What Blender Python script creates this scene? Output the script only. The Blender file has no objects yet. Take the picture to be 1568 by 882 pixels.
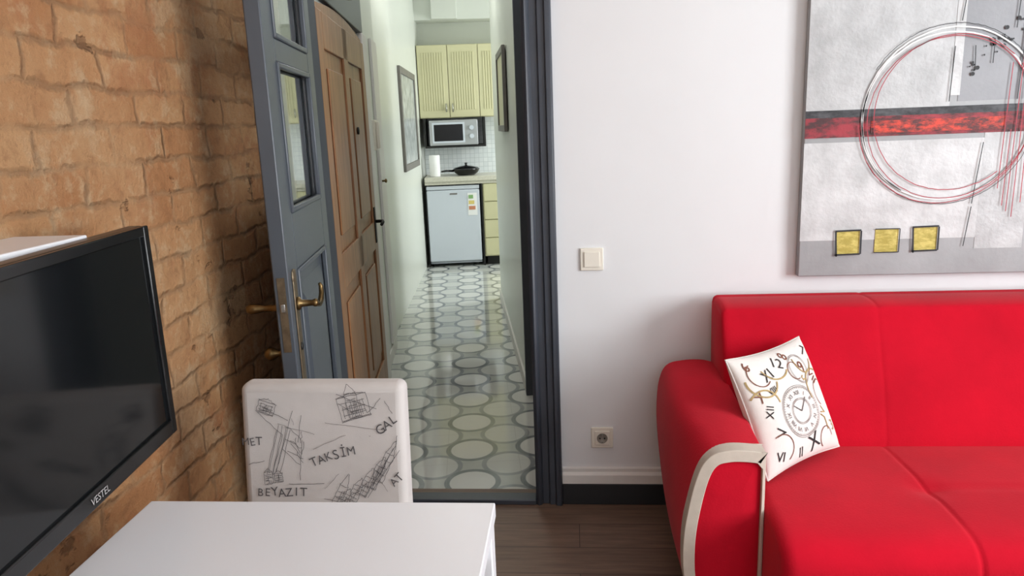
import bpy, math, random
from mathutils import Vector, Matrix
random.seed(7)
S = bpy.context.scene
COL = S.collection
try:
    S.view_settings.view_transform = 'Standard'
    S.view_settings.look = 'None'
except Exception: pass

# ---------------------------------------------------------------- materials
class NT:
    def __init__(s, name):
        s.m = bpy.data.materials.new(name); s.m.use_nodes = True
        s.t = s.m.node_tree; s.b = s.t.nodes['Principled BSDF']
    def n(s, typ, **kw):
        nd = s.t.nodes.new(typ)
        for k, v in kw.items(): setattr(nd, k, v)
        return nd
    def l(s, a, b): s.t.links.new(a, b)
    def math(s, op, a, b=None, c=None):
        nd = s.n('ShaderNodeMath', operation=op)
        for i, v in enumerate((a, b, c)):
            if v is None: continue
            if isinstance(v, (int, float)): nd.inputs[i].default_value = v
            else: s.l(v, nd.inputs[i])
        return nd.outputs[0]
    def vmath(s, op, a, b=None):
        nd = s.n('ShaderNodeVectorMath', operation=op)
        for i, v in enumerate((a, b)):
            if v is None: continue
            if isinstance(v, tuple): nd.inputs[i].default_value = v
            else: s.l(v, nd.inputs[i])
        return nd
    def mix(s, f, a, b, mode='MIX'):
        nd = s.n('ShaderNodeMix', data_type='RGBA', blend_type=mode)
        for idx, v in ((0, f), (6, a), (7, b)):
            if isinstance(v, (int, float)): nd.inputs[idx].default_value = v
            elif isinstance(v, tuple): nd.inputs[idx].default_value = (*v[:3], 1)
            else: s.l(v, nd.inputs[idx])
        return nd.outputs[2]
    def noise(s, vec, scale, detail=4, rough=.55):
        nd = s.n('ShaderNodeTexNoise'); nd.inputs['Scale'].default_value = scale
        nd.inputs['Detail'].default_value = detail; nd.inputs['Roughness'].default_value = rough
        s.l(vec, nd.inputs['Vector']); return nd.outputs['Fac']
    def ramp(s, f, p0, p1):
        nd = s.n('ShaderNodeMapRange'); s.l(f, nd.inputs[0])
        nd.inputs[1].default_value = p0; nd.inputs[2].default_value = p1
        return nd.outputs[0]
    def obj(s): return s.n('ShaderNodeTexCoord').outputs['Object']
    def scalev(s, vec, sc):
        nd = s.n('ShaderNodeMapping'); nd.inputs['Scale'].default_value = sc
        s.l(vec, nd.inputs['Vector']); return nd.outputs[0]
    def bump(s, h, strength, dist=.01):
        nd = s.n('ShaderNodeBump'); nd.inputs['Strength'].default_value = strength
        nd.inputs['Distance'].default_value = dist
        s.l(h, nd.inputs['Height']); s.l(nd.outputs[0], s.b.inputs['Normal'])

def lin(h):
    h = h.lstrip('#'); o = []
    for i in (0, 2, 4):
        c = int(h[i:i+2], 16)/255
        o.append(c/12.92 if c <= .04045 else ((c+.055)/1.055)**2.4)
    return tuple(o)

def M(name, col, rough=.5, metal=0, var=None, bump=None, sheen=0, coat=0, stretch=(1,1,1)):
    k = NT(name); b = k.b
    if isinstance(col, str): col = lin(col)
    b.inputs['Base Color'].default_value = (*col, 1)
    b.inputs['Roughness'].default_value = rough
    b.inputs['Metallic'].default_value = metal
    if sheen:
        b.inputs['Sheen Weight'].default_value = sheen; b.inputs['Sheen Roughness'].default_value = .4
    if coat: b.inputs['Coat Weight'].default_value = coat
    if var or bump: vec = k.scalev(k.obj(), stretch)
    if var:
        sc, amt = var
        f = k.ramp(k.noise(vec, sc), .3, .7)
        dark = tuple(c*(1-amt) for c in col); lite = tuple(min(1, c*(1+amt*.6)) for c in col)
        k.l(k.mix(f, dark, lite), b.inputs['Base Color'])
    if bump: k.bump(k.noise(vec, bump[0], 6), bump[1], bump[2] if len(bump) > 2 else .005)
    return k.m

m_white = M('white_paint', '#EAEBED', .55, var=(1.2, .03), bump=(6, .12, .01))
m_hallw = M('hall_paint', '#DCE0D8', .35, var=(1.5, .03))
m_ceil = M('ceiling_paint', '#F2F2F0', .8, var=(2, .02))
m_tan = M('pale_gray_paint', '#D5D8DA', .8, var=(2, .03))
m_gray = M('anthracite_paint', '#41464F', .38, var=(8, .12), bump=(30, .1, .003))
m_leaf = M('bluegray_paint', '#4F555D', .35, var=(6, .1), bump=(25, .12, .003))
m_black = M('black_skirting', '#26282B', .4, var=(6, .1))
m_cream = M('cream_trim', '#E6E4E0', .45, var=(5, .02))
m_brass = M('aged_brass', '#7E6846', .36, 1, var=(40, .35))
m_brass_d = M('dull_brass_plate', '#857661', .45, .8, var=(40, .3))
m_plast = M('switch_plastic', '#EFE9DC', .35, var=(3, .01))
m_plast_d = M('socket_gray', '#8F8B82', .5, var=(3, .05))
m_hole = M('socket_hole', '#1A1A1A', .6, var=(3, .05))
m_blk = M('gloss_black_plastic', '#101113', .22, var=(10, .1))
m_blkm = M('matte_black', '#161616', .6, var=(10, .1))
m_table = M('white_laminate', '#EBEBEF', .3, var=(2, .01))
m_red = M('red_velour', '#C20A25', .98, var=(3.5, .14), bump=(160, .4, .002), sheen=.08)
m_red.node_tree.nodes['Principled BSDF'].inputs['Specular IOR Level'].default_value = .2
m_beige = M('beige_piping', '#CBBFB2', .6, var=(30, .06), bump=(200, .2, .001))
m_linen = M('linen_fabric', '#CBC5C2', .9, var=(7, .06), bump=(400, .3, .001), sheen=.2)
m_ink = M('print_ink', '#5C585A', .9, var=(60, .4))
m_ink2 = M('print_ink_soft', '#8D8583', .9, var=(60, .3))
m_pil = M('pillow_cotton', '#E2DCD7', .9, var=(10, .06), bump=(300, .2, .001), sheen=.2)
m_pbrown = M('pillow_print_brown', '#7A4A3A', .9, var=(60, .3))
m_ptan = M('pillow_print_tan', '#B39A6A', .9, var=(60, .3))
m_pblk = M('pillow_print_black', '#2A2628', .9, var=(60, .3))
m_legw = M('dark_leg_wood', '#3A2A20', .45, var=(15, .3))
m_fridge = M('fridge_enamel', '#D3DAE4', .3, var=(2, .02))
m_mwave = M('microwave_silver', '#B4B7BA', .35, .3, var=(4, .04))
m_cab = M('cabinet_cream_green', '#D3CFA8', .4, var=(3, .04))
m_knob = M('steel_knob', '#B5B5B0', .25, 1, var=(5, .05))
m_count = M('countertop', '#D6D3C4', .35, var=(60, .12))
m_paper = M('paper_roll', '#F4F4F4', .9, var=(20, .02))
m_mirror = M('mirror_print', '#B4BAB9', .25, var=(9, .35))
m_frm = M('frame_gray', '#74716C', .5, var=(12, .15))
m_stk_g = M('label_green', '#8DB87A', .5, var=(5, .05)); m_stk_y = M('label_yellow', '#E0CC7A', .5, var=(5, .05)); m_stk_r = M('label_red', '#D08A6A', .5, var=(5, .05))
m_logo = M('logo_silver', '#C9C9C9', .4, .5, var=(5, .05))
m_tvback = M('tv_bezel', '#15171B', .3, var=(10, .1))

def glassmat():
    k = NT('window_glass'); b = k.b
    b.inputs['Base Color'].default_value = (.93, .96, .95, 1)
    b.inputs['Roughness'].default_value = .02
    b.inputs['Transmission Weight'].default_value = 1
    b.inputs['IOR'].default_value = 1.5
    return k.m
m_glass = glassmat()

def screenmat():
    k = NT('tv_screen'); b = k.b
    b.inputs['Roughness'].default_value = .10
    f = k.noise(k.obj(), 3); k.l(k.mix(f, (.004, .005, .006), (.006, .007, .008)), b.inputs['Base Color'])
    b.inputs['Specular IOR Level'].default_value = .35
    return k.m
m_screen = screenmat()

def brickmat():
    k = NT('old_brick'); b = k.b; o = k.obj()
    sep = k.n('ShaderNodeSeparateXYZ'); k.l(o, sep.inputs[0])
    cmb = k.n('ShaderNodeCombineXYZ'); k.l(sep.outputs[1], cmb.inputs[0]); k.l(sep.outputs[2], cmb.inputs[1])
    v = cmb.outputs[0]
    for sc, ax, ay in ((2.8, .09, .055), (11, .045, .030), (40, .016, .013)):
        nz = k.n('ShaderNodeTexNoise'); nz.inputs['Scale'].default_value = sc; nz.inputs['Detail'].default_value = 4; k.l(o, nz.inputs['Vector'])
        d1 = k.vmath('SUBTRACT', nz.outputs['Color'], (.5, .5, .5))
        d2 = k.vmath('MULTIPLY', d1.outputs[0], (ax, ay, 0))
        v = k.vmath('ADD', v, d2.outputs[0]).outputs[0]
    br = k.n('ShaderNodeTexBrick'); k.l(v, br.inputs['Vector'])
    br.inputs['Scale'].default_value = 1; br.inputs['Brick Width'].default_value = .24
    br.inputs['Row Height'].default_value = .085; br.inputs['Mortar Size'].default_value = .012
    br.inputs['Mortar Smooth'].default_value = 1.0; br.inputs['Bias'].default_value = -.1
    br.inputs['Color1'].default_value = (*lin('#D09C6C'), 1)
    br.inputs['Color2'].default_value = (*lin('#BE8354'), 1)
    br.inputs['Mortar'].default_value = (*lin('#BE9066'), 1)
    n1 = k.noise(o, 2.2, 8, .65); n2 = k.noise(o, 12, 10, .75); n3 = k.noise(o, 5.0, 7, .65)
    patch = k.noise(k.vmath('ADD', o, (3.1, 7.7, 1.3)).outputs[0], 3.4, 8, .7)
    c = k.mix(k.math('MULTIPLY', k.ramp(n1, .44, .60), .6), br.outputs['Color'], lin('#D3A678'))
    c = k.mix(k.math('MULTIPLY', k.ramp(n3, .55, .67), .55), c, lin('#B8744A'))
    c = k.mix(k.math('MULTIPLY', k.ramp(patch, .53, .60), .5), c, lin('#D9B68E'))
    c = k.mix(k.math('MULTIPLY', k.ramp(n2, .52, .64), .55), c, lin('#E2C49C'))
    c = k.mix(k.math('MULTIPLY', k.ramp(n2, .46, .33), .5), c, lin('#96643F'))
    mask = k.ramp(k.noise(o, 6, 5), .42, .54)
    mm = k.math('MULTIPLY', br.outputs['Fac'], mask)
    c = k.mix(k.math('MULTIPLY', mm, .45), c, lin('#8E6442'))
    pit = k.ramp(k.noise(k.scalev(o, (1, 1, 1.8)), 8, 4, .6), .67, .71)
    c = k.mix(k.math('MULTIPLY', pit, .55), c, lin('#68432A'))
    k.l(c, b.inputs['Base Color']); b.inputs['Roughness'].default_value = .58
    h = k.math('MULTIPLY_ADD', br.outputs['Fac'], k.math('MULTIPLY_ADD', mask, -.45, -.18), k.math('MULTIPLY', n2, 1.3))
    h = k.math('MULTIPLY_ADD', pit, -.5, h)
    h = k.math('MULTIPLY_ADD', k.ramp(patch, .53, .60), .18, h)
    h = k.math('MULTIPLY_ADD', n3, 1.8, h)
    k.bump(h, .95, .022)
    return k.m
m_brick = brickmat()

def woodfloor():
    k = NT('laminate_planks'); b = k.b; o = k.obj()
    br = k.n('ShaderNodeTexBrick'); k.l(o, br.inputs['Vector'])
    br.inputs['Scale'].default_value = 1; br.inputs['Brick Width'].default_value = 1.25
    br.inputs['Row Height'].default_value = .16; br.inputs['Mortar Size'].default_value = .0015
    br.inputs['Color1'].default_value = (*lin('#856B5A'), 1); br.inputs['Color2'].default_value = (*lin('#6F5848'), 1)
    br.inputs['Mortar'].default_value = (*lin('#33261E'), 1)
    g = k.ramp(k.noise(k.scalev(o, (1.5, 16, 1)), 3, 8, .65), .3, .7)
    c = k.mix(k.math('MULTIPLY', g, .7), br.outputs['Color'], lin('#4C392D'))
    k.l(c, b.inputs['Base Color']); b.inputs['Roughness'].default_value = .45
    return k.m
m_wood = woodfloor()

def tilefloor():
    k = NT('ring_tiles'); b = k.b; o = k.obj()
    sep = k.n('ShaderNodeSeparateXYZ'); k.l(o, sep.inputs[0])
    cmb = k.n('ShaderNodeCombineXYZ'); k.l(sep.outputs[0], cmb.inputs[0]); k.l(sep.outputs[1], cmb.inputs[1])
    P = .33
    def dist(ox, oy):
        v = k.vmath('ADD', cmb.outputs[0], (ox, oy, 0)).outputs[0]
        v = k.vmath('MULTIPLY', v, (1/P, 1/P, 0)).outputs[0]
        v = k.vmath('FRACTION', v).outputs[0]
        v = k.vmath('SUBTRACT', v, (.5, .5, 0)).outputs[0]
        return k.vmath('LENGTH', v).outputs['Value']
    def ring(d, r, w): return k.ramp(k.math('ABSOLUTE', k.math('SUBTRACT', d, r)), w+.006, w-.006)
    dA = dist(0.05, 0.02); dB = dist(P/2+.05, P/2+.02)
    nz = k.ramp(k.noise(o, 7, 6), .3, .7)
    c = k.mix(nz, lin('#B2B6B1'), lin('#C5C8C3'))
    inA = k.math('LESS_THAN', dA, .33); inB = k.math('LESS_THAN', dB, .33)
    c = k.mix(inA, c, lin('#DADBD6')); c = k.mix(inB, c, lin('#D0D2CD'))
    c = k.mix(ring(dB, .337, .034), c, k.mix(nz, lin('#868B8D'), lin('#A0A4A4')))
    c = k.mix(ring(dA, .337, .036), c, k.mix(nz, lin('#676C70'), lin('#8A8E90')))
    v = k.vmath('MULTIPLY', cmb.outputs[0], (1/P, 1/P, 0)).outputs[0]
    v = k.vmath('FRACTION', v).outputs[0]
    s2 = k.n('ShaderNodeSeparateXYZ'); k.l(v, s2.inputs[0])
    gr = k.math('LESS_THAN', k.math('MINIMUM', s2.outputs[0], s2.outputs[1]), .008)
    c = k.mix(k.math('MULTIPLY', gr, .4), c, lin('#9A9A94'))
    k.l(c, b.inputs['Base Color']); b.inputs['Roughness'].default_value = .07
    b.inputs['Specular IOR Level'].default_value = .8
    return k.m
m_tile = tilefloor()

def oakmat():
    k = NT('oak_door'); b = k.b; o = k.obj()
    g = k.ramp(k.noise(k.scalev(o, (9, 9, .9)), 4, 8, .65), .3, .7)
    c = k.mix(g, lin('#7C5236'), lin('#A8784F'))
    k.l(c, b.inputs['Base Color']); b.inputs['Roughness'].default_value = .4
    return k.m
m_oak = oakmat()

def splashmat():
    k = NT('backsplash_tile'); b = k.b; o = k.obj()
    sep = k.n('ShaderNodeSeparateXYZ'); k.l(o, sep.inputs[0])
    cmb = k.n('ShaderNodeCombineXYZ'); k.l(sep.outputs[0], cmb.inputs[0]); k.l(sep.outputs[2], cmb.inputs[1])
    br = k.n('ShaderNodeTexBrick'); k.l(cmb.outputs[0], br.inputs['Vector']); br.offset = 0
    br.inputs['Scale'].default_value = 1; br.inputs['Brick Width'].default_value = .05; br.inputs['Row Height'].default_value = .05
    br.inputs['Mortar Size'].default_value = .002
    br.inputs['Color1'].default_value = (*lin('#E9EEEF'), 1); br.inputs['Color2'].default_value = (*lin('#DDE4E6'), 1)
    br.inputs['Mortar'].default_value = (*lin('#C2CACC'), 1)
    k.l(br.outputs['Color'], b.inputs['Base Color']); b.inputs['Roughness'].default_value = .2
    return k.m
m_splash = splashmat()

# ---------------------------------------------------------------- mesh helpers
def link(o, parent=None):
    COL.objects.link(o)
    if parent is not None: o.parent = parent
    return o
def E(name, loc=(0,0,0), rot=(0,0,0)):
    o = bpy.data.objects.new(name, None); o.empty_display_size = .1
    o.location = loc; o.rotation_euler = rot; COL.objects.link(o); return o
def mesh(name, vs, fs, mat, parent=None, smooth=False, bevel=0, seg=3, subsurf=0):
    me = bpy.data.meshes.new(name); me.from_pydata([tuple(v) for v in vs], [], fs); me.validate()
    import bmesh
    bm = bmesh.new(); bm.from_mesh(me); bmesh.ops.recalc_face_normals(bm, faces=bm.faces); bm.to_mesh(me); bm.free()
    me.materials.append(mat)
    o = bpy.data.objects.new(name, me); link(o, parent)
    if bevel:
        md = o.modifiers.new('bevel', 'BEVEL'); md.width = bevel; md.segments = seg; md.limit_method = 'ANGLE'; md.angle_limit = math.radians(35)
        md.harden_normals = False
    if subsurf:
        md = o.modifiers.new('sub', 'SUBSURF'); md.levels = subsurf; md.render_levels = subsurf
    if smooth or bevel:
        for p in me.polygons: p.use_smooth = True
        if not smooth or bevel:
            try:
                me.set_sharp_from_angle(angle=math.radians(60))
            except Exception: pass
    return o
CF = [(0,1,2,3),(4,7,6,5),(0,4,5,1),(1,5,6,2),(2,6,7,3),(3,7,4,0)]
def bx(x0,x1,y0,y1,z0,z1):
    return [(x0,y0,z0),(x1,y0,z0),(x1,y1,z0),(x0,y1,z0),(x0,y0,z1),(x1,y0,z1),(x1,y1,z1),(x0,y1,z1)]
def box(name, p, x, y, z, mat, bevel=0, seg=3):
    return mesh(name, bx(*x, *y, *z), CF, mat, p, bevel=bevel, seg=seg)
def boxes(name, p, lst, mat, bevel=0, seg=2):
    vs, fs = [], []
    for b in lst:
        k = len(vs); vs += bx(*b); fs += [tuple(i+k for i in f) for f in CF]
    return mesh(name, vs, fs, mat, p, bevel=bevel, seg=seg)
def prism(name, p, poly, plane, a, b, mat, bevel=0, seg=3, smooth=False):
    n = len(poly); vs = []
    for t in (a, b):
        for u, v in poly:
            vs.append({'xy':(u,v,t),'xz':(u,t,v),'yz':(t,u,v)}[plane])
    fs = [tuple(range(n)), tuple(range(2*n-1, n-1, -1))] + [(i,(i+1)%n,n+(i+1)%n,n+i) for i in range(n)]
    return mesh(name, vs, fs, mat, p, bevel=bevel, seg=seg, smooth=smooth)
def cyl(name, p, a, b, r, mat, r2=None, n=24, bevel=0):
    a = Vector(a); b = Vector(b); d = (b-a).normalized(); r2 = r if r2 is None else r2
    u = d.orthogonal().normalized(); w = d.cross(u); vs = []
    for c, rr in ((a, r), (b, r2)):
        for i in range(n):
            t = 2*math.pi*i/n; vs.append(c+u*math.cos(t)*rr+w*math.sin(t)*rr)
    fs = [tuple(range(n)), tuple(range(2*n-1, n-1, -1))] + [(i,(i+1)%n,n+(i+1)%n,n+i) for i in range(n)]
    o = mesh(name, vs, fs, mat, p, bevel=bevel, seg=2)
    for q in o.data.polygons: q.use_smooth = len(q.vertices) == 4
    return o
def lathe(name, p, prof, origin, axis, mat, n=28):
    axis = Vector(axis).normalized(); u = axis.orthogonal().normalized(); w = axis.cross(u); O = Vector(origin); vs = []; fs = []
    for r, h in prof:
        for i in range(n):
            t = 2*math.pi*i/n; vs.append(O+axis*h+u*math.cos(t)*r+w*math.sin(t)*r)
    for j in range(len(prof)-1):
        for i in range(n): fs.append((j*n+i, j*n+(i+1)%n, (j+1)*n+(i+1)%n, (j+1)*n+i))
    fs.append(tuple(range(n))); fs.append(tuple(range(len(vs)-1, len(vs)-n-1, -1)))
    return mesh(name, vs, fs, mat, p, smooth=True)
def sweep(name, p, pts, r, mat, n=10):
    pts = [Vector(q) for q in pts]; vs = []; fs = []
    N = len(pts); rr = r if isinstance(r, (list, tuple)) else [r]*N
    prev = None
    for i, q in enumerate(pts):
        d = (pts[min(i+1,N-1)]-pts[max(i-1,0)]).normalized()
        u = d.orthogonal().normalized() if prev is None else (prev-d*prev.dot(d)).normalized()
        prev = u; w = d.cross(u)
        for k in range(n):
            t = 2*math.pi*k/n; vs.append(q+(u*math.cos(t)+w*math.sin(t))*rr[i])
    for i in range(N-1):
        for k in range(n): fs.append((i*n+k, i*n+(k+1)%n, (i+1)*n+(k+1)%n, (i+1)*n+k))
    fs.append(tuple(range(n))); fs.append(tuple(range(len(vs)-1, len(vs)-n-1, -1)))
    return mesh(name, vs, fs, mat, p, smooth=True)
def ribbons(name, p, lines, w, fn, mat):
    vs, fs = [], []
    for L in lines:
        pts = []
        for i in range(len(L)-1):
            a = Vector(L[i]); b = Vector(L[i+1]); k = max(1, int((b-a).length/.012))
            for j in range(k): pts.append(a.lerp(b, j/k))
        pts.append(Vector(L[-1])); k0 = len(vs)
        for i, q in enumerate(pts):
            d = pts[min(i+1,len(pts)-1)]-pts[max(i-1,0)]
            d = d.normalized() if d.length > 1e-9 else Vector((1,0))
            nrm = Vector((-d.y, d.x))*w*.5
            vs.append(fn(*(q+nrm))); vs.append(fn(*(q-nrm)))
        for i in range(len(pts)-1):
            a = k0+2*i; fs.append((a, a+1, a+3, a+2))
    return mesh(name, vs, fs, mat, p)
def text(name, p, s, size, pos, rot, fn, mat):
    cu = bpy.data.curves.new('t', 'FONT'); cu.body = s; cu.size = size; cu.align_x = 'CENTER'; cu.align_y = 'CENTER'; cu.resolution_u = 3
    o = bpy.data.objects.new('t', cu); COL.objects.link(o); bpy.context.view_layer.update()
    dg = bpy.context.evaluated_depsgraph_get()
    me = bpy.data.meshes.new_from_object(o.evaluated_get(dg)); bpy.data.objects.remove(o)
    c, sn = math.cos(rot), math.sin(rot); vs = []
    for v in me.vertices:
        x, y = v.co.x, v.co.y; vs.append(fn(pos[0]+x*c-y*sn, pos[1]+x*sn+y*c))
    fs = [tuple(f.vertices) for f in me.polygons]
    return mesh(name, vs, fs, mat, p)
def circle(cx, cy, r, n=40, a0=0, a1=2*math.pi, ry=None, jit=0):
    ry = r if ry is None else ry
    return [(cx+r*math.cos(a0+(a1-a0)*i/n)+random.uniform(-jit,jit), cy+ry*math.sin(a0+(a1-a0)*i/n)+random.uniform(-jit,jit)) for i in range(n+1)]
def spline(path, sub=5):
    pts = [Vector(q) for q in path]; dense = []
    for i in range(len(pts)-1):
        p0 = pts[max(i-1, 0)]; p1 = pts[i]; p2 = pts[i+1]; p3 = pts[min(i+2, len(pts)-1)]
        for k in range(sub):
            t = k/sub; dense.append(.5*((2*p1)+(-p0+p2)*t+(2*p0-5*p1+4*p2-p3)*t*t+(-p0+3*p1-3*p2+p3)*t**3))
    dense.append(pts[-1]); return dense

# ---------------------------------------------------------------- room shell
XL, XR, YB, YF, ZC = -1.08, 3.3, 2.735, -1.7, 2.95
HR = math.radians(8); HO = (-.55, 2.735, 0)          # corridor runs 8 deg off the room
def hall(o): o.location = HO; o.rotation_euler = (0, 0, HR); return o
def H(p, q, z=0): return (HO[0]+p*math.cos(HR)-q*math.sin(HR), HO[1]+p*math.sin(HR)+q*math.cos(HR), z)

box('floor', None, (XL-.15, XR+.15), (YF-.15, YB+.10), (-.06, 0), m_wood)
box('wall_left', None, (XL-.15, XL), (YF-.15, YB+.18), (0, ZC), m_brick)
boxes('wall_back', None, [(XL, -.96, YB, YB+.05, 0, ZC), (-.96, -.14, YB, YB+.18, 2.25, ZC), (-.14, XR, YB, YB+.18, 0, ZC)], m_white)
boxes('wall_right', None, [(XR, XR+.15, YF, -.9, 0, ZC), (XR, XR+.15, -.9, 1.3, 0, .8), (XR, XR+.15, -.9, 1.3, 2.5, ZC), (XR, XR+.15, 1.3, YB+.18, 0, ZC)], m_white)
boxes('wall_front', None, [(XL, 0, YF-.15, YF, 0, ZC), (0, 2, YF-.15, YF, 0, .8), (0, 2, YF-.15, YF, 2.5, ZC), (2, XR+.15, YF-.15, YF, 0, ZC)], m_tan)
box('ceiling', None, (XL-.15, XR+.15), (YF-.15, YB+.18), (ZC, ZC+.08), m_ceil)
def window(name, along, c0, c1, plane):
    w = E(name)
    def b(nm, a, z):
        return box(nm, w, a if along == 'x' else plane, plane if along == 'x' else a, z, m_cream, .004)
    b('rail_bottom', (c0, c1), (.8, .86)); b('rail_top', (c0, c1), (2.44, 2.5))
    b('stile_1', (c0, c0+.06), (.86, 2.44)); b('stile_2', (c1-.06, c1), (.86, 2.44))
    mid = (c0+c1)/2; b('mullion', (mid-.035, mid+.035), (.86, 2.44))
window('window_1', 'y', -.9, 1.3, (XR+.04, XR+.10))
window('window_2', 'x', 0, 2, (YF-.10, YF-.04))

boxes('baseboard_back', None, [(-.064, XR-.001, YB-.028, YB, 0, .09)], m_black, .003)
prism('trim_2', None, [(YB, .09), (YB-.026, .09), (YB-.024, .125), (YB-.012, .135), (YB-.012, .148), (YB, .152)], 'yz', -.064, XR-.001, m_cream)

# door frame (anthracite), moulded
fr = E('trim_1')
prof = [(-.171, YB+.19), (-.171, YB-.03), (-.158, YB-.038), (-.146, YB-.03), (-.143, YB-.022), (-.118, YB-.022), (-.114, YB-.030), (-.092, YB-.030), (-.088, YB-.040), (-.070, YB-.040), (-.065, YB-.034), (-.065, YB), (-.14, YB), (-.14, YB+.19)]
prism('casing_right', fr, prof, 'xy', 0, 2.32, m_gray, .0015, 1)
profl = [(max(-1.101-x, XL+.002), min(y, YB+.055)) for x, y in prof]
prism('casing_left', fr, profl, 'xy', 0, 2.32, m_gray)
prism('casing_top', fr, [(YB-.04, 2.22), (YB-.04, 2.34), (YB, 2.36), (YB, 2.25), (YB+.19, 2.25), (YB+.19, 2.22)], 'yz', -.93, -.171, m_gray, .002)
box('threshold', fr, (-.93, -.171), (YB-.035, YB+.03), (0, .022), m_gray, .004)

# ------------------------------------------------ door leaf (open into room)
ang = math.atan2(-.70, .11)
dl = E('door_1', (-.921, 2.69, 0), (0, 0, ang))
W, T, Z0, Z1 = .71, .044, .012, 2.2
st = .125
boxes('frame_wood', dl, [(0, st-.02, -T, 0, Z0, Z1), (W-st, W, -T, 0, Z0, Z1), (st-.02, W-st, -T, 0, Z0, .20), (st-.02, W-st, -T, 0, 1.10, 1.27),
      (st-.02, W-st, -T, 0, 1.70, 1.765), (st-.02, W-st, -T, 0, 2.10, Z1)], m_leaf, .004)
x0, x1 = st-.02, W-st
def pane_mold(nm, z0, z1):
    w = .016
    for side, (ya, yb) in (('f', (-.012, .006)), ('b', (-T-.006, -T+.012))):
        boxes(nm+side, dl, [(x0, x0+w, ya, yb, z0, z1), (x1-w, x1, ya, yb, z0, z1), (x0+w, x1-w, ya, yb, z0, z0+w), (x0+w, x1-w, ya, yb, z1-w, z1)], m_leaf, .004)
pane_mold('mould_pane_', 1.27, 1.70); pane_mold('mould_upper_', 1.765, 2.10); pane_mold('mould_panel_', .20, 1.10)
box('pane_lower', dl, (x0, x1), (-T/2-.002, -T/2+.002), (1.27, 1.70), m_glass)
box('pane_upper', dl, (x0, x1), (-T/2-.002, -T/2+.002), (1.765, 2.10), m_glass)
box('panel_back', dl, (x0, x1), (-T+.012, -.014), (.20, 1.10), m_leaf)
mesh('panel_field', [(x0+.05, -.014, .26), (x1-.05, -.014, .26), (x1-.05, -.014, 1.04), (x0+.05, -.014, 1.04),
     (x0+.09, 0, .31), (x1-.09, 0, .31), (x1-.09, 0, .99), (x0+.09, 0, .99)], [(4,5,6,7),(0,1,5,4),(1,2,6,5),(2,3,7,6),(3,0,4,7)], m_leaf, dl)
hx = W-.06
box('handle_plate', dl, (hx-.022, hx+.022), (0, .005), (.70, 1.11), m_brass_d, .003)
for i, z in enumerate((.72, 1.09)):
    lathe('plate_end_%d' % (i+1), dl, [(.024, 0), (.024, .004), (.012, .007)], (hx, 0, z), (0, 1, 0), m_brass_d)
HZ = 1.01
lathe('handle_rose', dl, [(.020, 0), (.020, .008), (.011, .014), (.009, .045), (.012, .05), (.012, .058), (.004, .062)], (hx, .004, HZ), (0, 1, 0), m_brass)
sweep('handle_lever', dl, [(hx, .052, HZ), (hx-.02, .058, HZ-.008), (hx-.045, .060, HZ-.015), (hx-.07, .060, HZ-.008), (hx-.09, .060, HZ+.01), (hx-.10, .058, HZ+.028), (hx-.094, .056, HZ+.038)], [.009,.008,.008,.009,.008,.007,.005], m_brass)
lathe('keyhole', dl, [(.012, 0), (.012, .004), (.006, .006)], (hx, .004, .88), (0, 1, 0), m_hole)
lathe('handle_rose_back', dl, [(.020, 0), (.020, .008), (.011, .014), (.010, .05), (.014, .07), (.016, .085), (.012, .098), (.004, .1)], (hx, -T, 1.0), (0, -1, 0), m_brass)
lathe('knob_back', dl, [(.014, 0), (.012, .01), (.008, .02), (.019, .035), (.021, .048), (.012, .06), (.002, .062)], (hx, -T, .86), (0, -1, 0), m_brass)
box('latch_plate', dl, (W-.001, W+.002), (-T*.75, -T*.25), (.88, 1.10), m_brass_d)
box('latch_bolt', dl, (W, W+.010), (-T*.65, -T*.35), (1.00, 1.025), m_knob, .002)

# ------------------------------------------------ corridor + kitchen
hall(mesh('floor_hall', bx(-.9, 2.5, -.3, 6.2, -.06, 0), CF, m_tile))
bpy.data.objects['floor_hall'].location.z = -.0005
o = bpy.data.objects['floor_hall']; me = o.data
c8, s8 = math.cos(HR), math.sin(HR)
def qline(p, y=YB+.10): return (y-HO[1]-p*s8)/c8
for v in me.vertices:
    if v.co.y < 0: v.co.y = qline(v.co.x)
hall(prism('wall_hall_left', None, [(-.41, .115), (-.41, 2.25), (-.45, 2.25), (-.45, 2.4), (-.325, 5.76), (-.6, 5.76), (-.6, .145)], 'xy', 0, ZC, m_hallw))
hall(prism('wall_hall_right', None, [(.44, 1.18), (.40, 3.6), (2.2, 3.6), (2.2, 3.48), (.56, 3.48), (.56, 1.30), (1.2, 1.30), (1.2, 1.18)], 'xy', 0, ZC, m_hallw))
hall(prism('wall_hall_side', None, [(1.2, .02), (1.2, 1.30), (1.32, 1.30), (1.32, .02)], 'xy', 0, ZC, m_hallw))
hall(box('wall_kitchen_back', None, (-.6, 2.35), (5.76, 5.9), (0, ZC), m_hallw))
hall(boxes('wall_kitchen_right', None, [(2.2, 2.35, 3.48, 4.1, 0, ZC), (2.2, 2.35, 4.1, 5.2, 0, .9), (2.2, 2.35, 4.1, 5.2, 2.3, ZC), (2.2, 2.35, 5.2, 5.76, 0, ZC)], m_hallw))
hall(mesh('ceiling_hall', bx(-.7, 2.4, .0, 6.0, ZC+.005, ZC+.08), CF, m_ceil))
for v in bpy.data.objects['ceiling_hall'].data.vertices:
    if v.co.y < .1: v.co.y = qline(v.co.x, YB+.18)
hall(box('trim_3', None, (.428, .54), (1.14, 1.179), (0, 2.5), m_gray, .004))
hall(prism('baseboard_hall', None, [(.428, 1.19), (.44, 1.19), (.40, 3.6), (.388, 3.6)], 'xy', 0, .08, m_cream))
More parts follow.
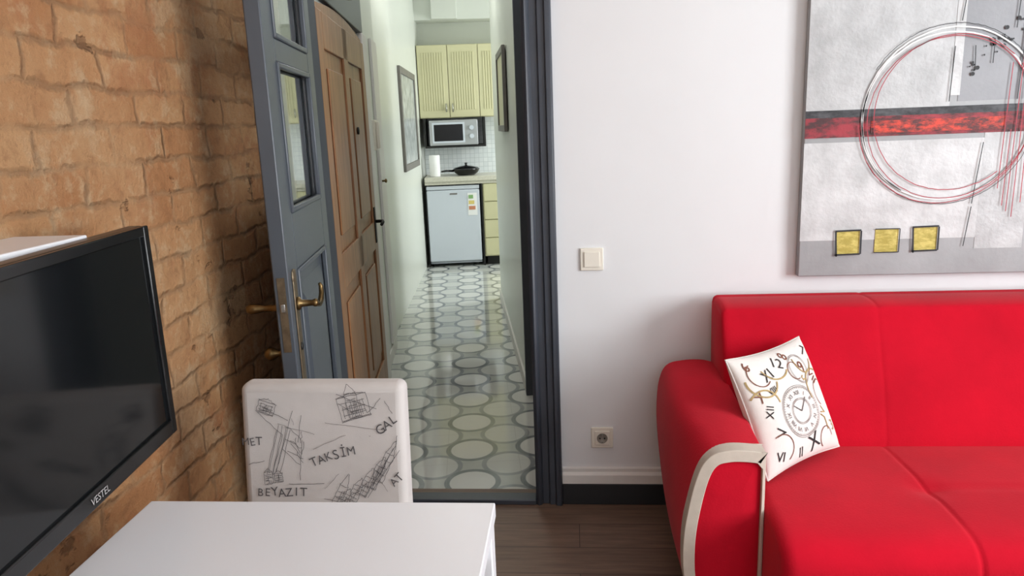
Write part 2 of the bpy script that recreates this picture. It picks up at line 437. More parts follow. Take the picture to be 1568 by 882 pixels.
hall(boxes('baseboard_hall_left', None, [(-.41, -.398, 1.62, 2.25, 0, .08)], m_cream, .003))
hall(boxes('wall_kitchen_soffit', None, [(-.34, 2.2, 5.50, 5.76, 2.62, ZC), (-.15, .12, 5.42, 5.5, 2.62, ZC)], m_hallw, .004))

# entrance door on corridor left wall
d2 = E('door_2', H(-.41, 0), (0, 0, HR))
boxes('casing', d2, [(0, .03, .14, 1.50, 2.02, 2.30)], m_gray, .004)
boxes('casing_white', d2, [(0, .035, 1.45, 1.60, 0, 2.02)], m_cream, .006)
arch = [(.14, 0), (1.45, 0), (1.45, 1.98)] + [(1.45-1.31*i/10, 1.98+.04*math.sin(math.pi*i/10)) for i in range(1, 10)] + [(.14, 1.98)]
prism('slab', d2, arch, 'yz', .002, .022, m_oak, .002)
boxes('stiles', d2, [(.022, .034, .15, .27, .02, 1.96), (.022, .034, 1.33, 1.44, .02, 1.96), (.022, .034, .74, .86, .02, 1.96), (.022, .034, .27, 1.33, .02, .2), (.022, .034, .27, 1.33, .85, 1.0), (.022, .034, .27, 1.33, 1.82, 1.96)], m_oak, .003)
boxes('panels', d2, [(.022, .032, .33, .69, .27, .78), (.022, .032, .33, .69, 1.07, 1.75), (.022, .032, .92, 1.27, .27, .78), (.022, .032, .92, 1.27, 1.07, 1.75)], m_oak, .008)
lathe('peephole', d2, [(.018, 0), (.018, .008), (.008, .01)], (.032, 1.0, 1.5), (1, 0, 0), m_blkm)
box('handle_plate', d2, (.034, .040), (1.35, 1.39), (.88, 1.08), m_blkm, .002)
sweep('handle', d2, [(.04, 1.37, 1.0), (.08, 1.37, 1.0), (.085, 1.33, 1.0), (.085, 1.26, .995)], .009, m_blkm)
boxes('closer', d2, [(.03, .06, .40, .60, 2.07, 2.12)], m_knob, .006)
sweep('closer_arm', d2, [(.05, .50, 2.07), (.10, .62, 2.055), (.05, .72, 2.08)], .006, m_knob)
cd = E('cupboard_door', H(-.41, 0), (0, 0, HR))
box('panel', cd, (0, .018), (1.98, 2.24), (.10, 2.05), m_cream, .004)
lathe('knob', cd, [(.006, 0), (.006, .015), (.013, .02), (.013, .028), (.004, .032)], (.018, 2.02, 1.18), (1, 0, 0), m_brass)
ic = E('intercom', H(-.41, 0), (0, 0, HR))
box('body', ic, (0, .03), (1.76, 1.88), (1.38, 1.56), m_plast, .006)
box('handset', ic, (.03, .05), (1.775, 1.815), (1.39, 1.55), m_plast, .006)
a3 = math.atan2(.125, 3.36)
pw = E('framed_picture', H(-.45, 2.4), (0, 0, HR-a3))
boxes('frame', pw, [(.0, .025, 1.36, 1.42, 1.13, 2.03), (.0, .025, 2.50, 2.56, 1.13, 2.03), (.0, .025, 1.42, 2.50, 1.13, 1.19), (.0, .025, 1.42, 2.50, 1.97, 2.03)], m_frm, .004)
box('print', pw, (.0, .012), (1.42, 2.50), (1.19, 1.97), m_mirror)
pr = E('framed_picture', H(.422, 1.9), (0, 0, HR+math.atan2(.04, 2.42)))
boxes('frame', pr, [(-.022, 0, 0, .03, 1.46, 1.98), (-.022, 0, .62, .65, 1.46, 1.98), (-.022, 0, .03, .62, 1.46, 1.50), (-.022, 0, .03, .62, 1.94, 1.98)], m_frm, .004)
box('print', pr, (-.012, 0), (.03, .62), (1.50, 1.94), m_cab)

# kitchen units
fg = E('refrigerator', H(-.30, 5.20), (0, 0, HR))
box('body', fg, (.0, .57), (.05, .54), (.03, .885), m_fridge, .006)
box('door', fg, (.0, .57), (.0, .046), (.06, .84), m_fridge, .012)
box('top_strip', fg, (.0, .57), (.002, .046), (.845, .885), m_fridge, .005)
boxes('gasket', fg, [(-.0, .57, .046, .052, .05, .86)], m_blkm)
boxes('feet', fg, [(.04, .08, .08, .12, 0, .03), (.49, .53, .08, .12, 0, .03), (.04, .08, .45, .49, 0, .03), (.49, .53, .45, .49, 0, .03)], m_blkm)
box('label_paper', fg, (.44, .54), (-.003, 0), (.56, .80), m_paper)
box('label_a', fg, (.45, .50), (-.005, -.003), (.74, .78), m_stk_g); box('label_b', fg, (.45, .51), (-.005, -.003), (.68, .72), m_stk_y); box('label_c', fg, (.45, .52), (-.005, -.003), (.62, .66), m_stk_r)
box('badge', fg, (.25, .33), (-.003, 0), (.79, .805), m_knob)
kb = E('kitchen_base_cabinet', H(-.31, 5.18), (0, 0, HR))
box('carcass', kb, (.615, 2.4), (.03, .58), (.10, .90), m_cab)
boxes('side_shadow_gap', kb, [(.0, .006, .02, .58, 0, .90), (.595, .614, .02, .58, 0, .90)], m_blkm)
box('plinth', kb, (.64, 2.4), (.08, .12), (0, .10), m_blkm)
for i in range(4):
    box('drawer_%d' % (i+1), kb, (.625, 1.02), (.008, .03), (.11+i*.198, .30+i*.198), m_cab, .006)
    cyl('drawer_knob_%d' % (i+1), kb, (.82, -.012, .205+i*.198), (.82, .01, .205+i*.198), .012, m_knob)
for i in range(2): box('door_%d' % (i+1), kb, (1.03+.45*i, 1.47+.45*i), (.008, .03), (.11, .90), m_cab, .006)
box('worktop', kb, (.0, 2.4), (-.02, .575), (.93, .98), m_count, .008)
box('top_rail', kb, (.0, 2.4), (.0, .03), (.90, .93), m_count)
box('backsplash', kb, (-.01, 2.4), (.565, .578), (.98, 1.60), m_splash)
ku = E('kitchen_wall_cabinet', H(-.33, 5.42), (0, 0, HR))
box('carcass', ku, (.0, 2.3), (.022, .335), (1.60, 2.36), m_cab)
for i in range(7):
    a = .325*i
    box('door_%d' % (i+1), ku, (a+.004, a+.321), (.0, .022), (1.605, 2.355), m_cab, .004)
    fl = [(a+.05+j*.027, a+.064+j*.027, -.006, .0, 1.68, 2.28) for j in range(9)]
    boxes('flutes_%d' % (i+1), ku, fl, m_cab, .003)
    hxk = a+.29 if i % 2 == 0 else a+.035
    cyl('pull_%d' % (i+1), ku, (hxk, -.02, 1.66), (hxk, -.02, 1.75), .007, m_knob)
    cyl('pull_post_%d' % (i+1), ku, (hxk, -.02, 1.705), (hxk, .0, 1.705), .005, m_knob)
ms = E('microwave_oven', H(-.235, 5.33), (0, 0, HR))
box('body', ms, (0, .52), (.02, .38), (1.31, 1.575), m_mwave, .006)
box('face', ms, (0, .52), (.0, .02), (1.31, 1.575), m_mwave, .006)
box('door_window', ms, (.05, .36), (-.004, .0), (1.355, 1.53), m_blk, .003)
box('door_rim', ms, (.03, .38), (-.002, .0), (1.335, 1.55), m_fridge, .003)
cyl('dial_1', ms, (.455, -.018, 1.49), (.455, 0, 1.49), .024, m_fridge); cyl('dial_2', ms, (.455, -.018, 1.40), (.455, 0, 1.40), .024, m_fridge)
wsb = E('microwave_shelf', H(-.29, 5.35), (0, 0, HR))
boxes('shelf', wsb, [(0, .66, 0, .385, 1.285, 1.308), (0, .02, 0, .385, 1.308, 1.598), (.635, .66, 0, .385, 1.308, 1.598)], m_blkm, .002)
lathe('paper_towel_roll', None, [(.055, 0), (.058, .01), (.058, .22), (.055, .23), (.02, .23), (.02, .2)], H(-.20, 5.34, .981), (0, 0, 1), m_paper)
pn = E('frying_pan', H(.14, 5.42, .981), (0, 0, HR))
lathe('pan', pn, [(.09, 0), (.13, .03), (.145, .06), (.15, .062), (.13, .08), (.06, .098), (.015, .102), (.012, .12), (.02, .13), (.002, .135)], (0, 0, 0), (0, 0, 1), m_blk)
sweep('grip', pn, [(-.14, -.02, .05), (-.22, -.06, .055), (-.27, -.09, .05)], [.012, .011, .009], m_blk)

# ------------------------------------------------ switch and socket on white wall
sw = E('light_switch', (.0655, YB, .997))
box('plate', sw, (-.043, .043), (-.009, 0), (-.043, .043), m_plast, .003)
box('rocker', sw, (-.029, .029), (-.014, -.009), (-.029, .029), m_plast, .002)
so = E('power_socket', (.0965, YB, .279))
box('plate', so, (-.043, .043), (-.009, 0), (-.043, .043), m_plast, .003)
box('insert', so, (-.029, .029), (-.0125, -.009), (-.029, .029), m_plast, .002)
lathe('recess', so, [(.021, 0), (.021, .002), (.019, .0022), (.018, .0005)], (0, -.0125, 0), (0, -1, 0), m_plast_d)
for i, dx in enumerate((-.009, .009)):
    cyl('pin_hole_%d' % (i+1), so, (dx, -.0155, 0), (dx, -.0128, 0), .0032, m_hole, n=12)
boxes('earth_clips', so, [(-.002, .002, -.016, -.013, .014, .02), (-.002, .002, -.016, -.013, -.02, -.014)], m_knob)

# ------------------------------------------------ painting
m_cv = M('canvas_silver', '#A2A3A5', .5, .1, var=(4, .18), bump=(45, .25, .003))
m_cvl = M('canvas_lightsilver', '#C0C1C2', .5, .1, var=(9, .2), bump=(60, .4, .004))
m_cvw = M('canvas_white', '#D2D3D4', .5, .05, var=(9, .22), bump=(50, .4, .004))
m_cvd = M('canvas_darkgray', '#929397', .5, .1, var=(4, .14), bump=(60, .2, .003))
def bandmat(name, lo, hi, sc, a=.42, b_=.6):
    k = NT(name); b = k.b; o = k.obj(); f = k.ramp(k.noise(k.scalev(o, (1, 1, 2.2)), sc, 6, .7), a, b_)
    k.l(k.mix(f, lin(lo), lin(hi)), b.inputs['Base Color']); b.inputs['Roughness'].default_value = .6; k.bump(k.noise(o, 50), .4, .003); return k.m
m_bb = bandmat('band_black', '#2B2C30', '#55565A', 9); m_br = bandmat('band_red', '#4A2A2D', '#A83440', 11); m_bo = bandmat('band_orange', '#5A2C2E', '#DC4634', 17, .44, .58)
m_yel = bandmat('patch_yellow', '#B3A24A', '#D8C870', 22); m_pk = M('paint_black', '#26262A', .6, var=(60, .3)); m_prd = M('paint_red', '#B03444', .6, var=(60, .3)); m_pw = M('paint_white', '#F2F2F2', .6, var=(60, .03))
pt = E('abstract_painting', (.81, YB-.04, .922))
PW, PH = 1.15, 1.10
box('canvas', pt, (0, PW), (0, .036), (0, PH), m_cv, .003)
def flat(nm, s0, s1, t0, t1, mat, lv=1): box(nm, pt, (s0, s1), (-.0012*lv, .0), (t0, t1), mat)
flat('block_a', .0, .475, .585, PH, m_cvl); flat('block_b', .50, .80, .60, PH, m_cvd); flat('block_c', .0, .60, .13, .475, m_cvw)
flat('block_d', .60, .76, .09, .50, m_cvl); flat('block_e', .475, .505, .62, PH, m_cvw, 2); flat('block_f', .80, PW, .0, .46, m_cv); flat('block_g', .80, PW, .62, PH, m_cvw)
flat('band_dark', 0, PW, .555, .585, m_bb, 2); flat('band_mid', 0, PW, .525, .56, m_br, 3); flat('band_low', 0, PW, .492, .530, m_br, 2); flat('band_bright', .22, .66, .503, .545, m_bo, 4)
pf = lambda u, v: (u, -.0075, v)
pf2 = lambda u, v: (u, -.0085, v)
pf3 = lambda u, v: (u, -.0092, v)
C = (.467, .548)
ribbons('rings_white', pt, [circle(C[0], C[1], .279, 70, jit=.0012), circle(C[0]+.01, C[1]+.006, .288, 60, -.4, 4.2, jit=.001)], .0048, pf, m_pw)
ribbons('rings_red', pt, [circle(C[0]+.008, C[1]-.005, .270, 70, jit=.0012), circle(C[0]+.018, C[1]+.012, .259, 70, .8, 5.4, jit=.001), circle(C[0]-.006, C[1], .285, 60, 3.2, 6.9, ry=.292, jit=.001)], .0026, pf3, m_prd)
ribbons('rings_black', pt, [circle(C[0]+.006, C[1]+.014, .292, 60, .3, 2.6, jit=.001), circle(C[0], C[1]-.006, .290, 60, 3.4, 5.9, jit=.001)], .0020, pf2, m_pk)
for i, s in enumerate((.168, .300, .432)):
    z = .122+.004*i; box('yellow_patch_%d' % (i+1), pt, (s-.040, s+.040), (-.003, 0), (z-.042, z+.042), m_yel)
    d = .042
    ribbons('patch_outline_%d' % (i+1), pt, [[(s-d-.004, z+d-.002), (s-d+.002, z-d-.008)], [(s-d-.006, z+d), (s+d, z+d+.002)], [(s+d, z+d), (s+d+.001, z-d)], [(s+d, z-d), (s-d-.004, z-d-.002)]] if i != 1 else [[(s-d, z+d), (s+d, z+d)], [(s-d, z-d), (s+d, z-d)], [(s+d, z+d), (s+d, z-d)]], .006 if i != 1 else .0035, pf, m_pk)
ribbons('black_strokes', pt, [[(.475, .78), (.47, .60)], [(.50, .96), (.49, .86)], [(.575, .24), (.56, .10)], [(.595, .46), (.575, .25)], [(.70, 1.0), (.69, .60)], [(.54, .78), (.545, .70)], [(.60, .80), (.60, .72)], [(.67, .96), (.665, .83)]], .003, pf, m_pk)
ribbons('red_strokes', pt, [[(.70, .88), (.69, .22)], [(.715, .82), (.71, .20)], [(.665, .72), (.655, .3)], [(.68, .5), (.675, .24)], [(.73, .9), (.735, .25)]], .0028, pf2, m_prd)
dots = []
for i in range(26):
    u = random.uniform(.52, .70); v = .70+(u-.52)*.9+random.uniform(-.04, .04); dots.append((u, v, random.choice([.003, .004, .005, .007])))
vs, fs = [], []
for u, v, r in dots:
    k = len(vs); vs += [(u+r*math.cos(t*math.pi/4), -.006, v+r*math.sin(t*math.pi/4)) for t in range(8)]; fs.append(tuple(range(k, k+8)))
mesh('splatter', vs, fs, m_pk, pt)

# ------------------------------------------------ sofa
sf = E('sofa', (0, 0, 0))
def resample(poly, step=.02):
    out = []
    for i in range(len(poly)-1):
        a = Vector(poly[i]); b = Vector(poly[i+1]); k = max(1, round((b-a).length/step))
        for j in range(k): out.append(a.lerp(b, j/k))
    out.append(Vector(poly[-1])); return out
def upholstery(name, prof, cen, x0, x1, seams, tufts=(), soft=.03, ybreak=None, gd=.006):
    """profile (y,z) lofted along x; seams pulled in; ends rounded"""
    P = resample([tuple(v) for v in spline(prof, 4)]); n = len(P); cen = Vector(cen)
    xs = set([x0, x0+.004, x0+.010, x0+.018, x0+.03, x1-.03, x1-.018, x1-.01, x1-.004, x1])
    k = int((x1-x0)/.04)
    for i in range(1, k): xs.add(round(x0+(x1-x0)*i/k, 4))
    for s in seams:
        for d in (-.03, -.018, -.01, -.005, 0, .005, .01, .018, .03): xs.add(s+d)
    for tx, ty in tufts:
        for d in range(-4, 5): xs.add(tx+d*.015)
    xs = sorted(xs); vs = []; fs = []
    for x in xs:
        e = min(x-x0, x1-x); ins = 0
        if e < soft: ins = soft-math.sqrt(max(0, soft*soft-(soft-e)**2))
        for q in P:
            dv = cen-q; L = dv.length; dv = dv/L
            g = ins*1.0
            for s in seams: g += gd*math.exp(-((x-s)/.007)**2)
            for tx, ty in tufts:
                r2 = ((x-tx)**2+((q.x-ty)**2))
                if q.y > cen.y: g += .012*math.exp(-r2/.0026)
            if ybreak and q.y > cen.y: g += .004*math.exp(-((q.x-ybreak)/.010)**2)*(1 if x > 1.01 else 0)
            w = q+dv*min(g, L*.9); vs.append((x, w.x, w.y))
    for j in range(len(xs)-1):
        for i in range(n-1): fs.append((j*n+i, j*n+i+1, (j+1)*n+i+1, (j+1)*n+i))
        fs.append((j*n+n-1, j*n, (j+1)*n, (j+1)*n+n-1))
    fs.append(tuple(range(n))); fs.append(tuple(range(len(vs)-1, len(vs)-n-1, -1)))
    return mesh(name, vs, fs, m_red, sf, smooth=True)
seat_p = [(1.76, .13), (1.735, .20), (1.73, .33), (1.745, .385), (1.79, .415), (1.90, .426), (2.05, .426), (2.22, .42), (2.36, .412), (2.40, .39), (2.40, .13)]
upholstery('seat', seat_p, (2.05, .25), .520, 2.095, [1.01, 1.60], [(1.01, 2.045), (1.60, 2.045)], .035, 2.045, .005)
back_p = [(2.36, .36), (2.36, .44), (2.405, .60), (2.47, .76), (2.495, .835), (2.515, .856), (2.58, .864), (2.655, .860), (2.682, .84), (2.685, .6), (2.68, .36)]
upholstery('back', back_p, (2.55, .58), .500, 2.115, [1.02, 1.60], [], .022, None, .0022)
box('base', sf, (.52, 2.10), (1.80, 2.66), (.07, .14), m_red, .01)
def arm(name, mirror):
    back = [(.340, .10), (.315, .22), (.300, .36), (.298, .47), (.308, .56), (.335, .612), (.39, .628), (.46, .63), (.516, .615)]
    front = [(.325, .10), (.302, .20), (.300, .32), (.315, .43), (.340, .53), (.372, .577), (.42, .592), (.47, .592), (.516, .586)]
    def at(y):
        f = max(0, min(1, (2.64-y)/.69)); f2 = f*f
        L = [Vector(b)*(1-f2)+Vector(c)*f2 for b, c in zip(back, front)]
        bul = .016*math.sin(math.pi*f)
        L = [Vector((x-(bul if x < .4 else 0), z)) for x, z in L]
        return spline(L, 5)+[Vector((.516, .10))]
    ys = [2.64, 2.56, 2.48, 2.40, 2.32, 2.24, 2.16, 2.08, 2.02, 1.955]
    vs, fs = [], []; n = len(at(2))
    fx = (lambda x: 2.615-x) if mirror else (lambda x: x)
    for y in ys:
        for x, z in at(y): vs.append((fx(x), y, z))
    for j in range(len(ys)-1):
        for i in range(n): fs.append((j*n+i, j*n+(i+1)%n, (j+1)*n+(i+1)%n, (j+1)*n+i))
    fs.append(tuple(range(n))); fs.append(tuple(range(len(vs)-1, len(vs)-n-1, -1)))
    mesh(name, vs, fs, m_red, sf, bevel=.014, seg=3)
    F = at(1.955)
    cx = .42; cz = .33
    vs = [(fx(cx+(x-cx)*.98), 1.956, cz+(z-cz)*.98) for x, z in F]
    for s, d in ((.93, 1.943), (.80, 1.936), (.4, 1.931)):
        vs += [(fx(cx+(x-cx)*s), d, cz+(z-cz)*(s+(1-s)*.3)) for x, z in F]
    fs = []
    for j in range(3):
        for i in range(n): fs.append((j*n+i, j*n+(i+1)%n, (j+1)*n+(i+1)%n, (j+1)*n+i))
    fs.append(tuple(range(3*n, 4*n)))
    mesh(name+'_front', vs, fs, m_red, sf, smooth=True)
    dense = [q for q in F[:-1]]
    ex = F[-2]
    for k in range(1, 12): dense.append(Vector((ex.x, ex.y+(.10-ex.y)*k/11)))
    M_ = len(F)-1; vs = []; fs = []
    for i, q in enumerate(dense):
        d = (dense[min(i+1, len(dense)-1)]-dense[max(i-1, 0)]).normalized(); nn = Vector((d.y, -d.x))
        if i < M_-1: wd = .030
        elif i == M_-1: wd = .024
        else: wd = .007
        if i >= M_-1: nn = Vector((-1, -1 if i == M_-1 else 0)); 
        a = q-nn*.003; b = q+nn*wd
        for qq, yy in ((a, 1.985), (a, 1.931), (b, 1.927), (b, 1.985)): vs.append((fx(qq.x), yy, qq.y))
    for i in range(len(dense)-1):
        for k in range(4): fs.append((i*4+k, i*4+(k+1)%4, (i+1)*4+(k+1)%4, (i+1)*4+k))
    fs.append((0,1,2,3)); fs.append((len(vs)-1, len(vs)-2, len(vs)-3, len(vs)-4))
    mesh(name+'_band', vs, fs, m_beige, sf, bevel=.002, seg=2)
arm('arm_1', False); arm('arm_2', True)
for i, (x, y) in enumerate(((.40, 2.02), (.40, 2.55), (2.2, 2.02), (2.2, 2.55))):
    cyl('leg_%d' % (i+1), sf, (x, y, 0), (x, y, .105), .020, m_blkm, r2=.028)

# ------------------------------------------------ cushion
e1 = Vector((.768, .64, 0)).normalized(); e2 = Vector((-.25, .37, .90)); e2 = (e2-e1*e2.dot(e1)).normalized(); e3 = e1.cross(e2)
cu = E('throw_pillow'); mt = Matrix((e1, e2, e3)).transposed().to_4x4(); mt.translation = Vector((.650, 2.243, .607))
cu.matrix_world = mt
hh, TT = .187, .066
def PP(u, v, sgn=1, off=0):
    u = max(-1, min(1, u)); v = max(-1, min(1, v))
    z = TT*(max(0, (1-u*u))*max(0, (1-v*v)))**.42
    z += .004*math.sin(6*u+2*v)*(1-u*u)*(1-v*v)
    return (hh*u*(1-.07*(1-v*v)), hh*v*(1-.07*(1-u*u)), sgn*z+off)
N = 32; vs = []; fs = []
for sgn in (1, -1):
    k0 = len(vs)
    for j in range(N+1):
        for i in range(N+1): vs.append(PP(math.sin(math.pi/2*(-1+2*i/N)), math.sin(math.pi/2*(-1+2*j/N)), sgn))
    for j in range(N):
        for i in range(N):
            a = k0+j*(N+1)+i; fs.append((a, a+1, a+N+2, a+N+1) if sgn > 0 else (a, a+N+1, a+N+2, a+1))
mesh('cover', vs, fs, m_pil, cu, smooth=True)
edge = [PP(-1+2*i/16, -1) for i in range(16)]+[PP(1, -1+2*i/16) for i in range(16)]+[PP(1-2*i/16, 1) for i in range(16)]+[PP(-1, 1-2*i/16) for i in range(17)]
sweep('seam_cord', cu, edge, .003, m_pil, 6)
pm = lambda x, y: PP(x/hh, y/hh, 1, .0022)
ribbons('clock_rings', cu, [circle(-.01, -.03, .085), circle(-.01, -.03, .080), circle(-.01, -.03, .042), circle(-.01, -.03, .038), circle(.06, .10, .05), circle(.06, .10, .046)]+[[(-.01+r0*math.cos(t*math.pi/30), -.03+r0*math.sin(t*math.pi/30)) for r0 in (.074, .080)] for t in range(60)], .0018, pm, m_ink2)
ribbons('swirls', cu, [circle(.03, .10, .030, 30, 0, 5), circle(-.12, .12, .04, 24, 2, 5.5), circle(.135, .0, .045, 24, 1.2, 4), circle(-.13, -.12, .045, 24, -1, 2), circle(.09, -.14, .035, 24, 0, 4)], .003, pm, m_pbrown)
ribbons('swirls_tan', cu, [circle(.10, .13, .05, 24, 3, 6), circle(.12, .02, .065, 24, 1, 3.5), circle(-.14, .02, .05, 24, 0, 2.5), circle(-.05, .15, .06, 24, 3.5, 5.6), circle(-.12, .10, .055, 24, 3, 6)], .005, pm, m_ptan)
for i in range(12):
    t = math.pi/2-i*math.pi/6
    text('numeral_%d' % (i+1), cu, ['XII','I','II','III','IV','V','VI','VII','VIII','IX','X','XI'][i], .020, (-.01+.060*math.cos(t), -.03+.060*math.sin(t)), t-math.pi/2, pm, m_ink)
ribbons('clock_hands', cu, [[(-.01, -.03), (.02, .01)], [(-.01, -.03), (-.04, -.005)]], .003, pm, m_ink)
for i, (s, sz, x, y, r) in enumerate((('XI', .05, -.09, .11, .3), ('VII', .045, .12, .06, -1.2), ('X', .075, .02, -.14, .3), ('IV', .045, .10, -.06, 1.0), ('12', .05, -.03, .14, -.4), ('9', .06, .08, .10, .3), ('V', .05, -.12, -.07, 1.3), ('3', .05, .145, -.11, .2), ('II', .045, -.05, -.155, 0), ('X', .045, -.15, .05, .6), ('7', .05, .14, .145, -.6), ('I', .06, .105, -.10, .2), ('VI', .04, -.14, -.14, -.3), ('8', .05, .02, .155, .9), ('XII', .035, -.14, .0, 1.2), ('5', .045, .06, .06, .5), ('VIII', .03, -.10, .06, .2), ('6', .045, -.15, .15, .3))):
    text('big_numeral_%d' % (i+1), cu, s, sz, (x, y), r, pm, (m_pblk, m_pbrown, m_pblk, m_ptan)[i % 4])

# ------------------------------------------------ table
tb = E('dining_table', (0, 0, 0))
tx0, tx1, ty0, ty1 = -.905, -.170, .15, 1.36
box('top', tb, (tx0, tx1), (ty0, ty1), (.718, .75), m_table, .003)
lg = [(tx0+.004, tx0+.054), (tx1-.054, tx1-.004)]; lgy = [(ty0+.004, ty0+.054), (ty1-.054, ty1-.004)]
for i in range(4): box('leg_%d' % (i+1), tb, lg[i % 2], lgy[i//2], (0, .717), m_table, .003)
boxes('apron', tb, [(tx0+.055, tx1-.055, ty1-.04, ty1-.02, .655, .717), (tx0+.055, tx1-.055, ty0+.02, ty0+.04, .655, .717), (tx0+.02, tx0+.04, ty0+.055, ty1-.055, .655, .717), (tx1-.04, tx1-.02, ty0+.055, ty1-.055, .655, .717)], m_table, .002)

# ------------------------------------------------ dining chair (faces camera, tucked in)
ch = E('dining_chair', (-.627, 1.60, 0), (0, 0, math.radians(-1)))
prism('back', ch, [(-.005, .40), (.0, .46), (.02, .62), (.045, .80), (.059, .898), (.120, .898), (.113, .80), (.095, .60), (.085, .40)], 'yz', -.207, .207, m_linen, .020, 5)
box('seat', ch, (-.21, .21), (-.42, .05), (.37, .47), m_linen, .025, 4)
for i, (x, y) in enumerate(((-.18, -.39), (.18, -.39), (-.18, .04), (.18, .04))):
    prism('leg_%d' % (i+1), ch, [(x-.02, y-.02), (x+.02, y-.02), (x+.02, y+.02), (x-.02, y+.02)], 'xy', 0, .38, m_legw, .003)
def yf(z):
    P = [(.40, -.005), (.46, 0), (.62, .02), (.80, .045), (.898, .059), (1.2, .1)]
    for (a, ya), (b, yb) in zip(P, P[1:]):
        if z <= b: return ya+(yb-ya)*(z-a)/(b-a)
    return .06
cf = lambda s, z: (s, yf(z)-.0025, z)
def hand(nm, s, size, x, z, r, mt):
    n = len(s); c, sn = math.cos(math.radians(r)), math.sin(math.radians(r))
    vsz = size*.62
    for i, chh in enumerate(s):
        u = (i-(n-1)/2)*vsz; v = random.uniform(-.002, .002)
        text('%s_%d' % (nm, i+1), ch, chh, size*random.uniform(.92, 1.08), (x+u*c-v*sn, z+u*sn+v*c), math.radians(r+random.uniform(-7, 7)), cf, mt)
hand('word_taksim', 'TAKSİM', .032, .025, .722, 17, m_ink); hand('word_beyazit', 'BEYAZIT', .030, -.108, .630, 0, m_ink)
hand('word_gal', 'GAL', .032, .165, .800, 35, m_ink); hand('word_met', 'MET', .028, -.178, .757, 5, m_ink); hand('word_at', 'AT', .028, .185, .665, 50, m_ink)
L = []
def wob(a, b, n=6, j=.0015):
    return [(a[0]+(b[0]-a[0])*i/n+random.uniform(-j, j), a[1]+(b[1]-a[1])*i/n+random.uniform(-j, j)) for i in range(n+1)]
def bld(x, z, w, h, r, roof=1.3):   # sketched building
    c, s = math.cos(r), math.sin(r); T_ = lambda u, v: (x+u*c-v*s, z+u*s+v*c); out = []
    for a, b in (((0,0),(w,0)), ((w,0),(w,h)), ((w,h),(0,h)), ((0,h),(0,0)), ((0,h),(w/2,h*roof)), ((w/2,h*roof),(w,h)), ((.003,.002),(w,.003))): out.append(wob(T_(*a), T_(*b)))
    k = max(2, int(w/.009))
    for i in range(1, k):
        out.append(wob(T_(w*i/k, h*.12), T_(w*i/k+random.uniform(-.002,.002), h*random.uniform(.6,.9)), 3, .001))
    for i in range(1, 4): out.append(wob(T_(w*.1, h*i/4), T_(w*.9, h*i/4), 4, .001))
    for i in range(2): out.append(wob(T_(w*random.random(), h*random.random()), T_(w*random.random(), h*random.random()), 3, .001))
    return out
L += bld(.055, .806, .075, .058, .25, 1.1)+bld(.075, .815, .03, .06, .25, 1.4)+bld(-.165, .835, .045, .030, -.35)
L += [wob((-.15, .845), (-.085, .81)), wob((-.16, .83), (-.10, .775)), wob((-.10, .775), (-.13, .675)), wob((-.115, .785), (-.145, .675)), wob((-.07, .835), (-.12, .685)), wob((-.05, .825), (-.06, .755)), wob((-.09, .735), (-.05, .715))]
L += [wob((-.108+.01*i, .80-.02*i*.2), (-.14+.01*i, .68), 5) for i in range(4)]
L += bld(-.150, .650, .022, .03, .1)+bld(-.125, .655, .022, .022, .1)
for i, (dx, dz) in enumerate(((.035, .60), (.060, .615), (.085, .630), (.110, .648), (.012, .592), (.128, .665))): L += bld(dx, dz, .022, .035+.008*i, -.45, 1.5)
L += [wob((.10, .62), (.185, .75)), wob((.11, .62), (.195, .74)), wob((.12, .64), (.18, .745)), wob((.185, .75), (.19, .775)), wob((.0, .615), (.08, .60))]
for i in range(9):
    a = (-.055+random.uniform(-.01, .01), .70+.008*i); L.append(wob(a, (a[0]+random.uniform(-.045, .045), a[1]+random.uniform(.015, .04)), 4, .003))
L += [wob((-.06, .66), (-.05, .76)), wob((-.09, .65), (.0, .655), 6, .003), wob((.04, .875), (.14, .84)), wob((.15, .865), (.12, .83)), wob((.16, .86), (.18, .83)), wob((-.19, .70), (-.15, .71))]
ribbons('sketch_lines', ch, L, .0011, cf, m_ink)
L2 = [wob((random.uniform(-.19, .19), z := random.uniform(.60, .88)), (random.uniform(-.19, .19), z+random.uniform(-.04, .04))) for i in range(7)]
ribbons('sketch_faint', ch, L2, .001, cf, m_ink2)

# ------------------------------------------------ TV
tv = E('television', (-.878, 1.125, 1.085), (0, 0, math.radians(96)))
hw, hz = .375, .235
box('housing', tv, (-hw, hw), (0, .035), (-hz, hz), m_tvback, .006)
box('rear_bulge', tv, (-.25, .25), (.035, .065), (-.16, .14), m_tvback, .01)
b_ = .022
boxes('bezel', tv, [(-hw, -hw+b_, -.010, 0, -hz, hz), (hw-b_, hw, -.010, 0, -hz, hz), (-hw+b_, hw-b_, -.010, 0, hz-b_, hz), (-hw+b_, hw-b_, -.010, 0, -hz, -hz+.034)], m_blk, .003)
box('screen', tv, (-hw+b_, hw-b_), (-.003, 0), (-hz+.034, hz-b_), m_screen)
text('badge', tv, 'VESTEL', .020, (.04, -hz+.017), 0, lambda u, v: (u, -.0115, v), m_logo)
box('wall_mount', tv, (-.08, .08), (.065, .12), (-.1, .1), m_blkm, .004)
shf = E('wall_shelf', (XL, 0, 0))
box('board', shf, (0, .15), (.55, 1.33), (1.292, 1.325), m_table, .003)
boxes('brackets', shf, [(0, .02, .65, .67, 1.22, 1.292), (0, .02, 1.2, 1.22, 1.22, 1.292), (0, .1, .65, .67, 1.275, 1.292), (0, .1, 1.2, 1.22, 1.275, 1.292)], m_table)

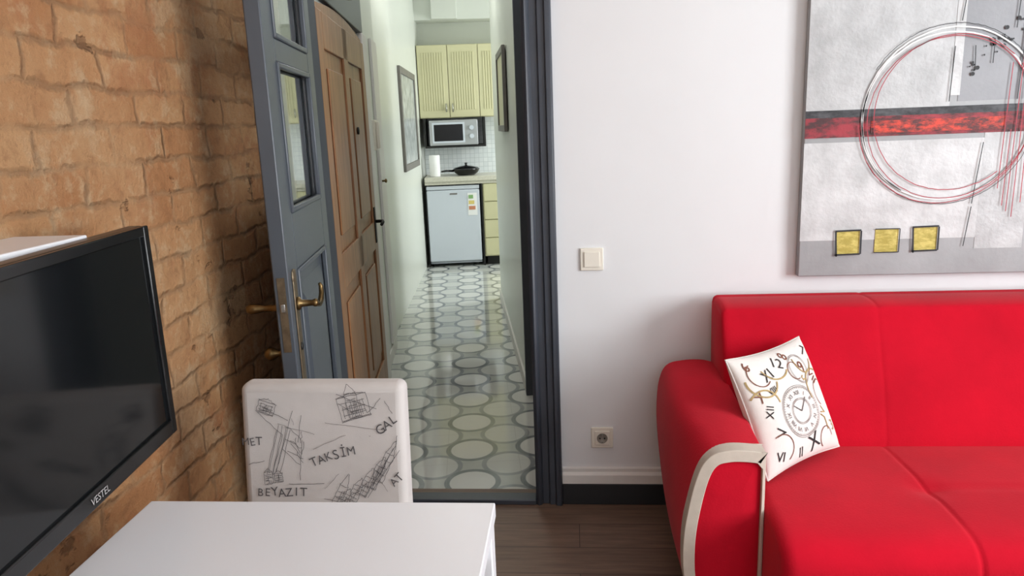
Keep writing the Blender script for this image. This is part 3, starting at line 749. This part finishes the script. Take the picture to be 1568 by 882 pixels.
# ------------------------------------------------ lights
def area(name, loc, target, sx, sy, power, col):
    l = bpy.data.lights.new(name, 'AREA'); l.shape = 'RECTANGLE'; l.size = sx; l.size_y = sy; l.energy = power; l.color = col
    o = bpy.data.objects.new(name, l); COL.objects.link(o); o.location = loc
    d = Vector(target)-Vector(loc); o.rotation_euler = d.to_track_quat('-Z', 'Y').to_euler(); return o
area('daylight_right', (XR+.20, .2, 1.7), (-1, .6, 1.2), 2.1, 1.6, 176, (.94, .98, 1))
area('daylight_front', (1.0, YF-.22, 1.7), (.6, 2, 1.2), 1.9, 1.6, 12, (.92, .97, 1))
area('daylight_kitchen', H(2.42, 4.65, 1.6), H(0, 4.9, 1.2), 1.0, 1.3, 55, (.97, 1, 1))
cl = E('ceiling_lamp', H(0, 2.9, ZC), (0, 0, 0))
lathe('base', cl, [(.12, 0), (.12, .02), (.10, .03)], (0, 0, 0), (0, 0, -1), m_plast)
area('hall_lamp', H(0, 2.9, ZC-.05), H(0, 2.9, 0), .5, .5, 8, (1, .99, .96))
area('hall_fill_entry', H(.2, .9, ZC-.05), H(.2, .9, 0), .5, .5, 5, (1, .99, .96))  # added fill light without a fixture, brightens the entrance door
w = bpy.data.worlds.new('world'); S.world = w; w.use_nodes = True
w.node_tree.nodes['Background'].inputs[0].default_value = (.85, .92, 1, 1); w.node_tree.nodes['Background'].inputs[1].default_value = .8

# ------------------------------------------------ camera
yaw, pitch, roll = math.radians(5), math.radians(12.5), math.radians(2.2)
F = Vector((-math.sin(yaw)*math.cos(pitch), math.cos(yaw)*math.cos(pitch), -math.sin(pitch)))
R0 = Vector((math.cos(yaw), math.sin(yaw), 0)); U0 = R0.cross(F)
R = R0*math.cos(roll)-U0*math.sin(roll); U = R0*math.sin(roll)+U0*math.cos(roll)
cam = bpy.data.cameras.new('camera'); co = bpy.data.objects.new('camera', cam); COL.objects.link(co)
mw = Matrix((R, U, -F)).transposed().to_4x4(); mw.translation = Vector((0, 0, 1.5)); co.matrix_world = mw
cam.sensor_width = 36; cam.lens = 25.85; cam.clip_start = .05
S.camera = co
